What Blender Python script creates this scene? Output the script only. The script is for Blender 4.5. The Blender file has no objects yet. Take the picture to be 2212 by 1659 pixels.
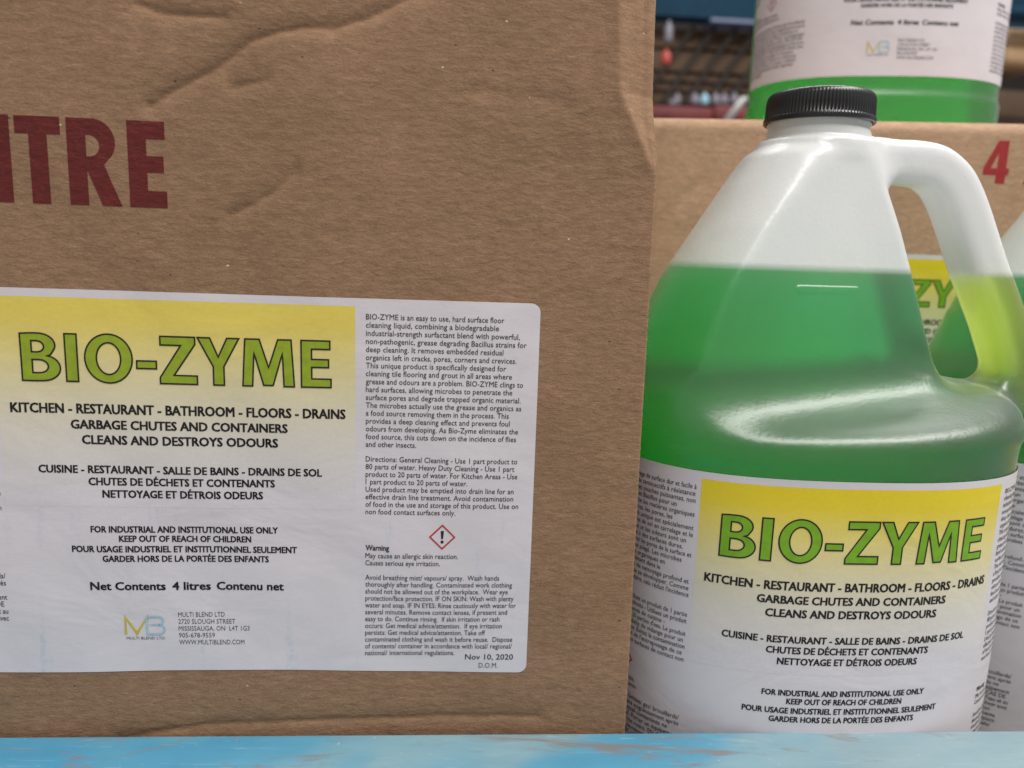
import bpy, bmesh, math, random
import numpy as np
from mathutils import Matrix, Vector
from mathutils.geometry import tessellate_polygon

random.seed(7)
rng = np.random.default_rng(7)
sc = bpy.context.scene
col = sc.collection

# ------------------------------------------------------------------ camera
# eye frame in millimetres: X right, Y away from the lens, Z up, eye at 0;
# the shelf deck lies 247 mm below the eye and is world z = 0
EYE = 247.0
PITCH, YAW, ROLL = math.radians(-9.522), math.radians(3.853), math.radians(2.0065)
cy, sy, cp, sp = math.cos(YAW), math.sin(YAW), math.cos(PITCH), math.sin(PITCH)
FW = np.array([sy * cp, cy * cp, sp]); RT0 = np.array([cy, -sy, 0.0]); UP0 = np.cross(RT0, FW)
RT = RT0 * math.cos(ROLL) + UP0 * math.sin(ROLL)
UP = -RT0 * math.sin(ROLL) + UP0 * math.cos(ROLL)
cam = bpy.data.cameras.new('camera')
cam.sensor_width = 36.0
cam.lens = 36.0 * 1660.0 / 2212.0
cam.clip_start = 0.01; cam.clip_end = 60.0
cam.dof.use_dof = True
cam.dof.focus_distance = 0.262
cam.dof.aperture_fstop = 9.5
co = bpy.data.objects.new('camera', cam); col.objects.link(co)
m = Matrix.Identity(4)
for r in range(3):
    m[r][0], m[r][1], m[r][2] = RT[r], UP[r], -FW[r]
m[2][3] = EYE / 1000
co.matrix_world = m
sc.camera = co

# ------------------------------------------------------------------ light
world = bpy.data.worlds.new('World'); sc.world = world; world.use_nodes = True
bg = world.node_tree.nodes['Background']
bg.inputs[0].default_value = (1.0, 0.975, 0.97, 1); bg.inputs[1].default_value = 0.36

def area_lamp(name, loc, target, sx, sy_, power, colour):
    l = bpy.data.lights.new(name, 'AREA'); l.shape = 'RECTANGLE'; l.size = sx; l.size_y = sy_
    l.energy = power; l.color = colour
    o = bpy.data.objects.new(name, l); col.objects.link(o); o.location = loc
    d = Vector(target) - Vector(loc)
    o.rotation_euler = d.to_track_quat('-Z', 'Y').to_euler()
    return o
area_lamp('aisle_ceiling_lamp', (0.95, -0.55, 2.4), (0.25, 0.25, 0.1), 2.8, 0.28, 96, (1.0, 0.965, 0.935))
area_lamp('rear_aisle_ceiling_lamp', (0.6, 1.5, 2.6), (0.3, 0.4, 0.2), 3.0, 0.3, 42, (1.0, 0.985, 0.97))

sc.view_settings.view_transform = 'Standard'
sc.view_settings.look = 'None'
sc.view_settings.exposure = 0.1
sc.view_settings.gamma = 1.0
sc.render.engine = 'CYCLES'
sc.cycles.max_bounces = 14
sc.cycles.diffuse_bounces = 8
sc.cycles.glossy_bounces = 4
sc.cycles.transmission_bounces = 10
sc.cycles.transparent_max_bounces = 16
sc.cycles.sample_clamp_indirect = 6.0
sc.cycles.use_denoising = True

# ------------------------------------------------------------------ materials
def new_mat(name):
    mt = bpy.data.materials.new(name); mt.use_nodes = True
    nt = mt.node_tree
    return mt, nt, nt.nodes['Principled BSDF'], nt.nodes['Material Output']
def node(nt, kind, **kw):
    n = nt.nodes.new(kind)
    for k, v in kw.items():
        if k.startswith('i_'):
            key = k[2:].replace('_', ' ')
            n.inputs[key].default_value = v
        else:
            setattr(n, k, v)
    return n
def mapped(nt, scale, rot=(0, 0, 0), coord='Object', loc=(0, 0, 0)):
    tc = node(nt, 'ShaderNodeTexCoord'); mp = node(nt, 'ShaderNodeMapping')
    mp.inputs['Scale'].default_value = scale; mp.inputs['Rotation'].default_value = rot; mp.inputs['Location'].default_value = loc
    nt.links.new(tc.outputs[coord], mp.inputs['Vector'])
    return mp.outputs['Vector']
def noise(nt, vec, scale=1.0, detail=4.0, rough=0.55, dist=0.0):
    n = node(nt, 'ShaderNodeTexNoise'); n.inputs['Scale'].default_value = scale
    n.inputs['Detail'].default_value = detail; n.inputs['Roughness'].default_value = rough; n.inputs['Distortion'].default_value = dist
    nt.links.new(vec, n.inputs['Vector']); return n.outputs['Fac']
def ramp(nt, fac, stops, interp='LINEAR'):
    r = node(nt, 'ShaderNodeValToRGB'); r.color_ramp.interpolation = interp
    els = r.color_ramp.elements
    while len(els) < len(stops): els.new(0.5)
    for e, (p, c) in zip(els, stops):
        e.position = p; e.color = (c, c, c, 1) if isinstance(c, (int, float)) else (*c, 1)
    nt.links.new(fac, r.inputs['Fac']); return r.outputs['Color']
def mixc(nt, fac, a, b, mode='MIX'):
    n = node(nt, 'ShaderNodeMix', data_type='RGBA', blend_type=mode)
    for sock, v in ((n.inputs['Factor'], fac), (n.inputs['A'], a), (n.inputs['B'], b)):
        pass
    ins = {s.identifier: s for s in n.inputs}
    def put(sid, v):
        if hasattr(v, 'is_output') or isinstance(v, bpy.types.NodeSocket): nt.links.new(v, ins[sid])
        elif isinstance(v, (int, float)): ins[sid].default_value = v
        else: ins[sid].default_value = (*v, 1)
    put('Factor_Float', fac); put('A_Color', a); put('B_Color', b)
    return [o for o in n.outputs if o.identifier == 'Result_Color'][0]
def bump(nt, height, strength, dist, prev=None):
    b = node(nt, 'ShaderNodeBump'); b.inputs['Strength'].default_value = strength; b.inputs['Distance'].default_value = dist
    nt.links.new(height, b.inputs['Height'])
    if prev is not None: nt.links.new(prev, b.inputs['Normal'])
    return b.outputs['Normal']

def cardboard(name, tone=(0.265, 0.158, 0.092), relief=1.0):
    mt, nt, p, out = new_mat(name)
    fibre = noise(nt, mapped(nt, (190, 190, 430)), 1.0, 8, 0.66, 0.15)
    fine = noise(nt, mapped(nt, (1300, 1300, 1900)), 1.0, 3, 0.6, 0.1)
    blot = noise(nt, mapped(nt, (14, 14, 26)), 1.0, 5, 0.6)
    t = np.array(tone)
    c1 = ramp(nt, fibre, [(0.30, tuple(t * 0.86)), (0.5, tuple(t)), (0.70, tuple(np.minimum(t * 1.16 + 0.008, 1)))])
    c2 = mixc(nt, 1.0, c1, ramp(nt, blot, [(0.3, (0.86, 0.87, 0.84)), (0.55, (1, 1, 1)), (0.75, (1.1, 1.06, 1.05))]), 'MULTIPLY')
    c2 = mixc(nt, 1.0, c2, ramp(nt, fine, [(0.3, (0.86, 0.86, 0.86)), (0.7, (1.12, 1.12, 1.12))]), 'MULTIPLY')
    for k_, (rt_, lo_) in enumerate(((0.12, 0.0), (-0.22, 1.7))):
        hair = noise(nt, mapped(nt, (150, 150, 2100), (0, rt_, 0), loc=(lo_, 0, lo_)), 1.0, 2, 0.5, 0.25)
        c2 = mixc(nt, ramp(nt, hair, [(0.66, 0.0), (0.74, 0.34)]), c2, tuple(np.minimum(t * 1.75 + 0.03, 1)))
        c2 = mixc(nt, ramp(nt, hair, [(0.26, 0.30), (0.33, 0.0)]), c2, tuple(t * 0.5))
    # dark and pale flecks of recycled pulp
    vo = node(nt, 'ShaderNodeTexVoronoi'); vo.inputs['Scale'].default_value = 1.0
    nt.links.new(mapped(nt, (150, 150, 230), (0.2, 0.4, 0.1)), vo.inputs['Vector'])
    fleck = ramp(nt, vo.outputs['Distance'], [(0.0, 1.0), (0.05, 1.0), (0.075, 0.0)])
    pick = node(nt, 'ShaderNodeSeparateColor'); nt.links.new(vo.outputs['Color'], pick.inputs[0])
    dark = node(nt, 'ShaderNodeMath', operation='LESS_THAN'); nt.links.new(pick.outputs[0], dark.inputs[0]); dark.inputs[1].default_value = 0.16
    pale = node(nt, 'ShaderNodeMath', operation='GREATER_THAN'); nt.links.new(pick.outputs[0], pale.inputs[0]); pale.inputs[1].default_value = 0.90
    def mul(a, b):
        n = node(nt, 'ShaderNodeMath', operation='MULTIPLY'); nt.links.new(a, n.inputs[0]); nt.links.new(b, n.inputs[1]); return n.outputs[0]
    c3 = mixc(nt, mul(fleck, dark.outputs[0]), c2, (0.07, 0.038, 0.02))
    c3 = mixc(nt, mul(fleck, pale.outputs[0]), c3, (0.62, 0.50, 0.38))
    nt.links.new(c3, p.inputs['Base Color'])
    p.inputs['Roughness'].default_value = 0.82; p.inputs['Specular IOR Level'].default_value = 0.22
    n1 = bump(nt, fibre, 0.5 * relief, 0.0010)
    n2 = bump(nt, fine, 0.35 * relief, 0.00025, n1)
    n3 = bump(nt, blot, 0.35, 0.004, n2)
    nt.links.new(n3, p.inputs['Normal'])
    return mt

def paper(name, base=(0.60, 0.575, 0.60), stains=False, grain=0.12):
    mt, nt, p, out = new_mat(name)
    n0 = noise(nt, mapped(nt, (40, 40, 40)), 1.0, 4)
    b = np.array(base)
    c = ramp(nt, n0, [(0.3, tuple(b * 0.965)), (0.7, tuple(b * 1.03))])
    if stains:
        # cyan ink wiped down the lower half of the sticker, and grey scuffs
        st = noise(nt, mapped(nt, (170, 1, 16), loc=(3.1, 0, 0)), 1.0, 2, 0.5)
        br = noise(nt, mapped(nt, (700, 700, 420)), 1.0, 3, 0.7)
        sx = node(nt, 'ShaderNodeSeparateXYZ'); tc = node(nt, 'ShaderNodeTexCoord'); nt.links.new(tc.outputs['Object'], sx.inputs[0])
        low = ramp(nt, sx.outputs['Z'], [(0.095, 0.8), (0.155, 0.55), (0.178, 0.0)])
        a = ramp(nt, st, [(0.60, 0.0), (0.70, 1.0)])
        k = mixc(nt, 1.0, mixc(nt, 1.0, a, low, 'MULTIPLY'), ramp(nt, br, [(0.42, 0.0), (0.62, 0.55)]), 'MULTIPLY')
        c = mixc(nt, k, c, (0.30, 0.44, 0.50))
        sm = noise(nt, mapped(nt, (60, 60, 26), (0, 0.5, 0)), 1.0, 3, 0.6)
        c = mixc(nt, ramp(nt, sm, [(0.66, 0.0), (0.80, 0.22)]), c, (0.36, 0.33, 0.33))
    nt.links.new(c, p.inputs['Base Color'])
    p.inputs['Roughness'].default_value = 0.42; p.inputs['Specular IOR Level'].default_value = 0.4
    f = noise(nt, mapped(nt, (420, 420, 700)), 1.0, 5, 0.6)
    ck = noise(nt, mapped(nt, (22, 22, 34), loc=(0.3, 0.1, 0.2)), 1.0, 3, 0.5, 0.8)
    nt.links.new(bump(nt, f, grain, 0.0004, bump(nt, ck, 0.13, 0.006)), p.inputs['Normal'])
    return mt

def ink(name, c, rough=0.5):
    mt, nt, p, out = new_mat(name)
    n0 = noise(nt, mapped(nt, (300, 300, 300)), 1.0, 2)
    b = np.array(c)
    nt.links.new(ramp(nt, n0, [(0.3, tuple(b * 0.9)), (0.7, tuple(b * 1.1))]), p.inputs['Base Color'])
    p.inputs['Roughness'].default_value = rough; p.inputs['Specular IOR Level'].default_value = 0.3
    return mt

def stamped_ink(name, c, under):
    # stencil ink soaked into the board: fibres and missed spots show through
    mt, nt, p, out = new_mat(name); b = np.array(c)
    f = noise(nt, mapped(nt, (190, 190, 430)), 1.0, 8, 0.66, 0.15)
    g = noise(nt, mapped(nt, (700, 700, 1200)), 1.0, 4, 0.6)
    w = noise(nt, mapped(nt, (30, 30, 18)), 1.0, 4, 0.6)
    k = ramp(nt, f, [(0.32, tuple(b * 0.72)), (0.55, tuple(b)), (0.72, tuple(b * 1.25))])
    k = mixc(nt, 1.0, k, ramp(nt, w, [(0.3, 0.82), (0.7, 1.15)]), 'MULTIPLY')
    k = mixc(nt, ramp(nt, g, [(0.62, 0.0), (0.74, 0.45)]), k, under)
    nt.links.new(k, p.inputs['Base Color']); p.inputs['Roughness'].default_value = 0.7; p.inputs['Specular IOR Level'].default_value = 0.25
    nt.links.new(bump(nt, f, 0.5, 0.0010), p.inputs['Normal']); return mt

def gradient_ink(name, z_top, z_bot, white, fade=0.0):
    # printed fade from yellow to paper, measured down the panel
    mt, nt, p, out = new_mat(name)
    tc = node(nt, 'ShaderNodeTexCoord'); sx = node(nt, 'ShaderNodeSeparateXYZ'); nt.links.new(tc.outputs['Object'], sx.inputs[0])
    mr = node(nt, 'ShaderNodeMapRange'); nt.links.new(sx.outputs['Z'], mr.inputs['Value'])
    mr.inputs['From Min'].default_value = z_top; mr.inputs['From Max'].default_value = z_bot
    c = ramp(nt, mr.outputs[0], [(0.0, (0.70, 0.55, 0.015)), (0.06, (0.69, 0.54, 0.03)), (0.14, (0.67, 0.565, 0.16)), (0.25, (0.65, 0.585, 0.36)), (0.36, (0.63, 0.59, 0.51)), (0.52, white)])
    c = mixc(nt, fade, c, white)
    g = noise(nt, mapped(nt, (900, 900, 900)), 1.0, 2)
    c = mixc(nt, 1.0, c, ramp(nt, g, [(0.3, 0.975), (0.7, 1.02)]), 'MULTIPLY')
    nt.links.new(c, p.inputs['Base Color'])
    p.inputs['Roughness'].default_value = 0.42; p.inputs['Specular IOR Level'].default_value = 0.4
    f = noise(nt, mapped(nt, (420, 420, 700)), 1.0, 5, 0.6)
    ck = noise(nt, mapped(nt, (22, 22, 34), loc=(0.3, 0.1, 0.2)), 1.0, 3, 0.5, 0.8)
    nt.links.new(bump(nt, f, 0.12, 0.0004, bump(nt, ck, 0.13, 0.006)), p.inputs['Normal'])
    return mt

def plain(name, c, rough=0.5, metal=0.0, spec=0.5, var=0.12, scale=30):
    mt, nt, p, out = new_mat(name)
    n0 = noise(nt, mapped(nt, (scale,) * 3), 1.0, 4)
    b = np.array(c)
    nt.links.new(ramp(nt, n0, [(0.3, tuple(b * (1 - var))), (0.7, tuple(np.minimum(b * (1 + var), 1)))]), p.inputs['Base Color'])
    p.inputs['Roughness'].default_value = rough; p.inputs['Metallic'].default_value = metal; p.inputs['Specular IOR Level'].default_value = spec
    return mt

def scraped_paint(name):
    mt, nt, p, out = new_mat(name)
    big = noise(nt, mapped(nt, (9, 9, 9), loc=(0.37, 0.2, 0)), 1.0, 3, 0.45, 0.6)
    c = ramp(nt, big, [(0.34, (0.055, 0.25, 0.40)), (0.45, (0.09, 0.285, 0.405)), (0.51, (0.18, 0.325, 0.385)), (0.64, (0.225, 0.325, 0.36))])
    mid = noise(nt, mapped(nt, (45, 130, 130), (0, 0, 0.25)), 1.0, 5, 0.6)
    c = mixc(nt, 1.0, c, ramp(nt, mid, [(0.3, (0.88, 0.92, 0.95)), (0.7, (1.08, 1.06, 1.04))]), 'MULTIPLY')
    # rubbed brown scuffs and fine pale scratches
    sc1 = noise(nt, mapped(nt, (20, 75, 75), (0, 0, 0.10), loc=(0.9, 0.4, 0)), 1.0, 6, 0.7, 1.2)
    c = mixc(nt, ramp(nt, sc1, [(0.55, 0.0), (0.68, 0.8)]), c, (0.19, 0.165, 0.15))
    sc2 = noise(nt, mapped(nt, (60, 1500, 900), (0, 0, 0.5)), 1.0, 2, 0.5, 0.4)
    c = mixc(nt, ramp(nt, sc2, [(0.67, 0.0), (0.73, 0.5)]), c, (0.30, 0.42, 0.48))
    sc3 = noise(nt, mapped(nt, (900, 40, 40), (0, 0, -0.25), loc=(0.2, 0, 0)), 1.0, 2, 0.5, 0.3)
    c = mixc(nt, ramp(nt, sc3, [(0.735, 0.0), (0.76, 0.7)]), c, (0.30, 0.20, 0.17))
    sp_ = noise(nt, mapped(nt, (500, 500, 500)), 1.0, 2, 0.5)
    c = mixc(nt, ramp(nt, sp_, [(0.72, 0.0), (0.78, 0.6)]), c, (0.42, 0.48, 0.50))
    nt.links.new(c, p.inputs['Base Color'])
    p.inputs['Roughness'].default_value = 0.42
    nt.links.new(bump(nt, mid, 0.12, 0.0006, bump(nt, sc1, 0.15, 0.0004)), p.inputs['Normal'])
    return mt

def hdpe(name):
    # milky blow-moulded polyethylene: light diffuses through the wall
    mt, nt, p, out = new_mat(name)
    nt.nodes.remove(p)
    pebble = noise(nt, mapped(nt, (650, 650, 650)), 1.0, 3, 0.5)
    wave = noise(nt, mapped(nt, (45, 45, 30)), 1.0, 2, 0.5)
    nrm = bump(nt, pebble, 0.13, 0.0006, bump(nt, wave, 0.12, 0.004))
    # a wall wetted by the liquid scatters less than a dry one
    tc = node(nt, 'ShaderNodeTexCoord'); sx = node(nt, 'ShaderNodeSeparateXYZ'); nt.links.new(tc.outputs['Object'], sx.inputs[0])
    dry = node(nt, 'ShaderNodeMapRange'); nt.links.new(sx.outputs['Z'], dry.inputs['Value'])
    dry.inputs['From Min'].default_value = 0.2445; dry.inputs['From Max'].default_value = 0.2475
    def span(lo, hi):
        n_ = node(nt, 'ShaderNodeMapRange'); nt.links.new(dry.outputs[0], n_.inputs['Value'])
        n_.inputs['To Min'].default_value = lo; n_.inputs['To Max'].default_value = hi; return n_.outputs[0]
    di = node(nt, 'ShaderNodeBsdfDiffuse'); di.inputs['Color'].default_value = (0.95, 0.955, 0.96, 1)
    tr = node(nt, 'ShaderNodeBsdfTranslucent'); tr.inputs['Color'].default_value = (0.95, 0.96, 0.95, 1)
    rf = node(nt, 'ShaderNodeBsdfRefraction'); rf.inputs['IOR'].default_value = 1.12; rf.inputs['Roughness'].default_value = 0.72
    m1 = node(nt, 'ShaderNodeMixShader'); nt.links.new(span(0.34, 0.10), m1.inputs[0])
    nt.links.new(tr.outputs[0], m1.inputs[1]); nt.links.new(rf.outputs[0], m1.inputs[2])
    mx = node(nt, 'ShaderNodeMixShader'); nt.links.new(span(0.955, 0.42), mx.inputs[0])
    nt.links.new(di.outputs[0], mx.inputs[1]); nt.links.new(m1.outputs[0], mx.inputs[2])
    gl = node(nt, 'ShaderNodeBsdfGlossy'); gl.inputs['Roughness'].default_value = 0.34; gl.inputs['Color'].default_value = (1, 1, 1, 1)
    fr = node(nt, 'ShaderNodeFresnel'); fr.inputs['IOR'].default_value = 1.5
    ms = node(nt, 'ShaderNodeMixShader')
    for n_ in (di, tr, gl, rf): nt.links.new(nrm, n_.inputs['Normal'])
    nt.links.new(fr.outputs[0], ms.inputs[0]); nt.links.new(mx.outputs[0], ms.inputs[1]); nt.links.new(gl.outputs[0], ms.inputs[2])
    nt.links.new(ms.outputs[0], out.inputs['Surface'])
    return mt

def liquid_mat(name, sigma):
    mt, nt, p, out = new_mat(name)
    nt.nodes.remove(p)
    t = node(nt, 'ShaderNodeBsdfTransparent'); nt.links.new(t.outputs[0], out.inputs['Surface'])
    sig = np.array(sigma); d = sig.max()
    v = node(nt, 'ShaderNodeVolumeAbsorption'); v.inputs['Density'].default_value = float(d)
    v.inputs['Color'].default_value = (*(1 - sig / d), 1)
    nt.links.new(v.outputs[0], out.inputs['Volume'])
    return mt

WHITE = (0.61, 0.575, 0.60)
M = dict(
    card=cardboard('kraft_cardboard'), card_back=cardboard('paler_kraft_cardboard', (0.45, 0.29, 0.185), 0.6),
    paper=paper('sticker_paper', WHITE, True), jug_paper=paper('jug_label_paper', WHITE, False, 0.05),
    black=ink('black_ink', (0.016, 0.013, 0.016)), grey=ink('dark_grey_ink', (0.085, 0.075, 0.088)),
    green=ink('green_ink', (0.17, 0.36, 0.018)), olive=ink('yellow_green_ink', (0.26, 0.345, 0.022)), red_ink=stamped_ink('maroon_ink', (0.120, 0.017, 0.015), (0.22, 0.12, 0.075)),
    red_bright=ink('red_ink', (0.33, 0.028, 0.03), 0.6), danger=ink('warning_red_ink', (0.42, 0.03, 0.04)),
    gold=ink('ochre_ink', (0.52, 0.42, 0.05)), sky=ink('pale_blue_ink', (0.30, 0.50, 0.60)),
    beam=scraped_paint('scraped_blue_paint'), hdpe=hdpe('milky_polyethylene'), liquid=liquid_mat('green_liquid', (74.0, 2.6, 31.0)), lime=liquid_mat('lime_glow_liquid', (15.0, 1.5, 130.0)),  # lime is the same green liquid, its fluorescent glow put into the colour
    cap=plain('black_cap_plastic', (0.012, 0.012, 0.013), 0.34, var=0.05), deck=plain('plywood_deck', (0.33, 0.24, 0.15), 0.75),
    dkblue=plain('dark_blue_rack_paint', (0.005, 0.032, 0.06), 0.7, spec=0.15), wood=plain('brown_timber', (0.10, 0.06, 0.034), 0.8, scale=6, var=0.3),
    dkwood=plain('dark_timber', (0.02, 0.014, 0.011), 0.85), tan=plain('tan_carton', (0.42, 0.27, 0.14), 0.45, scale=8, var=0.25),
    wpl=plain('white_plastic', (0.19, 0.175, 0.21), 0.4), rpl=plain('red_plastic', (0.42, 0.06, 0.045), 0.4),
    rcard=plain('maroon_carton', (0.15, 0.018, 0.02), 0.6, scale=5, var=0.4), wall=plain('backdrop_dark', (0.035, 0.03, 0.028), 0.9, scale=2, var=0.4),
    lip=plain('paler_blue_lip', (0.12, 0.15, 0.24), 0.4),
    steel=plain('grey_steel', (0.30, 0.29, 0.28), 0.45, 0.6),
)

# ------------------------------------------------------------------ mesh helpers (millimetres in, metres out)
def build(name, V, F, mat, parent=None, smooth=False, label=None, cat=None, group=None, kind=None):
    me = bpy.data.meshes.new(name)
    V = np.asarray(V, dtype=float) * 0.001
    me.from_pydata(V.tolist(), [], [tuple(int(i) for i in f) for f in F])
    me.materials.append(mat)
    if smooth: me.polygons.foreach_set('use_smooth', [True] * len(me.polygons))
    me.update()
    o = bpy.data.objects.new(name, me); col.objects.link(o)
    if parent: o.parent = parent
    tag(o, label, cat, group, kind)
    return o
def tag(o, label=None, cat=None, group=None, kind=None):
    if label: o['label'] = label
    if cat: o['category'] = cat
    if group: o['group'] = group
    if kind: o['kind'] = kind
def thing(name, loc, label, cat, group=None, rz=0.0):
    o = bpy.data.objects.new(name, None); col.objects.link(o)
    o.empty_display_size = 0.05
    o.location = Vector(loc) * 0.001 + Vector((0, 0, EYE / 1000)); o.rotation_euler = (0, 0, rz)
    tag(o, label, cat, group); return o
def box_vf(x0, x1, y0, y1, z0, z1):
    V = [(x, y, z) for x in (x0, x1) for y in (y0, y1) for z in (z0, z1)]
    F = [(0, 1, 3, 2), (4, 6, 7, 5), (0, 4, 5, 1), (2, 3, 7, 6), (0, 2, 6, 4), (1, 5, 7, 3)]
    return V, F
def bevel_box(name, dims, mat, parent=None, r=2.0, seg=3, **kw):
    V, F = box_vf(*dims)
    o = build(name, V, F, mat, parent, **kw)
    bm = bmesh.new(); bm.from_mesh(o.data)
    bmesh.ops.bevel(bm, geom=list(bm.edges), offset=r * 0.001, segments=seg, profile=0.5, affect='EDGES')
    bmesh.ops.recalc_face_normals(bm, faces=bm.faces)
    bm.to_mesh(o.data); bm.free()
    o.data.polygons.foreach_set('use_smooth', [True] * len(o.data.polygons))
    o.data.set_sharp_from_angle(angle=math.radians(50))
    return o
def ray(px, py):
    d = RT * ((px - 1106) / 1660) + UP * (-(py - 829.5) / 1660) + FW
    return d / d[1]
def at(px, py, Y):                      # a photo pixel, at the depth Y of the thing it belongs to
    return ray(px, py) * Y

# ------------------------------------------------------------------ print: lettering as flat geometry (u, v) in mm
_fonts = {}
def text_mesh(s, res=2):
    if (s, res) in _fonts: return _fonts[(s, res)]
    c = bpy.data.curves.new('t', 'FONT'); c.body = s; c.size = 1.0; c.resolution_u = res; c.fill_mode = 'FRONT'
    o = bpy.data.objects.new('t', c); col.objects.link(o)
    dg = bpy.context.evaluated_depsgraph_get()
    me = bpy.data.meshes.new_from_object(o.evaluated_get(dg))
    V = np.zeros(len(me.vertices) * 3); me.vertices.foreach_get('co', V); V = V.reshape(-1, 3)[:, :2]
    F = [tuple(p.vertices) for p in me.polygons]
    bpy.data.objects.remove(o); bpy.data.curves.remove(c); bpy.data.meshes.remove(me)
    _fonts[(s, res)] = (V, F); return V, F
CAP = float(text_mesh('H')[0][:, 1].max())
class Print:
    def __init__(s): s.V = []; s.F = []; s.n = 0
    def add(s, V, F):
        V = np.asarray(V, float)
        s.V.append(V); s.F += [tuple(i + s.n for i in f) for f in F]; s.n += len(V)
    def line(s, txt, x0, x1, base, cap, bold=0.0, res=2):
        V, F = text_mesh(txt, res)
        V = V.copy(); lo, hi = V[:, 0].min(), V[:, 0].max()
        k = cap / CAP
        kx = (x1 - x0 - 2 * bold) / (hi - lo) if x1 is not None else k * 0.96
        V[:, 0] = (V[:, 0] - lo) * kx + x0 + bold; V[:, 1] = V[:, 1] * k + base
        if bold <= 0: s.add(V, F)
        else:
            for dx, dy in ((-1, -.55), (1, -.55), (-1, .55), (1, .55), (0, 0)):
                W = V.copy(); W[:, 0] += dx * bold; W[:, 1] += dy * bold; s.add(W, F)
        return (hi - lo) * kx
    def poly(s, loops, sub=None):
        tri = tessellate_polygon([[Vector((x, y, 0)) for x, y in lp] for lp in loops])
        s.add([p for lp in loops for p in lp], tri)
    def ribbon(s, loop, w, closed=True):
        P = np.asarray(loop, float); n = len(P)
        nx = np.roll(P, -1, 0); pv = np.roll(P, 1, 0)
        if not closed: nx[-1] = 2 * P[-1] - P[-2]; pv[0] = 2 * P[0] - P[1]
        def unit(a): return a / np.maximum(np.linalg.norm(a, axis=1, keepdims=True), 1e-9)
        t0, t1 = unit(P - pv), unit(nx - P)
        n0 = np.stack([-t0[:, 1], t0[:, 0]], 1); n1 = np.stack([-t1[:, 1], t1[:, 0]], 1)
        b = unit(n0 + n1); k = np.minimum(1 / np.maximum((b * n0).sum(1), 0.35), 2.2)[:, None]
        A = P + b * k * w / 2; B = P - b * k * w / 2
        F = [(i, (i + 1) % n, (i + 1) % n + n, i + n) for i in range(n if closed else n - 1)]
        s.add(np.vstack([A, B]), F)
def arc(cx, cy_, rx, ry, a0, a1, n=14):
    return [(cx + rx * math.cos(math.radians(a0 + (a1 - a0) * i / n)), cy_ + ry * math.sin(math.radians(a0 + (a1 - a0) * i / n))) for i in range(n + 1)]

TITLE = [
    (0.0, [[(0, 0), (0, .985)] + [(.20, 1.0)] + arc(.36, .755, .345, .245, 88, -20, 10) + [(.60, .55), (.52, .525)] + arc(.42, .275, .37, .275, 55, -88, 12) + [(.25, -.005)],
           [(.22, .605), (.22, .84)] + arc(.33, .722, .145, .118, 90, -90, 8),
           [(.22, .165), (.22, .445)] + arc(.36, .305, .185, .140, 90, -90, 8)]),
    (.905, [[(0, 0), (0, 1), (.245, 1), (.245, 0)]]),
    (1.303, [arc(.49, .5, .49, .515, 0, 352, 40), arc(.49, .5, .25, .335, 0, 352, 40)]),
    (2.372, [[(0, .31), (0, .47), (.41, .47), (.41, .31)]]),
    (2.855, [[(.02, 1), (.75, 1), (.75, .85), (.29, .18), (.78, .18), (.78, 0), (0, 0), (0, .13), (.45, .82), (.02, .82)]]),
    (3.66, [[(0, 1), (.26, 1), (.43, .60), (.62, 1), (.87, 1), (.545, .40), (.545, 0), (.32, 0), (.32, .395)]]),
    (4.597, [[(0, 0), (.06, 1), (.36, 1), (.55, .40), (.75, 1), (1.03, 1), (1.09, 0), (.87, 0), (.845, .72), (.64, .02), (.44, .02), (.245, .72), (.205, 0)]]),
    (5.838, [[(0, 0), (0, 1), (.61, 1), (.61, .82), (.22, .82), (.22, .60), (.58, .60), (.58, .43), (.22, .43), (.22, .18), (.63, .18), (.63, 0)]])]

def densify(loop, step):
    out = []
    for i, a in enumerate(loop):
        b = loop[(i + 1) % len(loop)]
        n = max(1, int(math.hypot(b[0] - a[0], b[1] - a[1]) / step))
        out += [(a[0] + (b[0] - a[0]) * k / n, a[1] + (b[1] - a[1]) * k / n) for k in range(n)]
    return out

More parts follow.
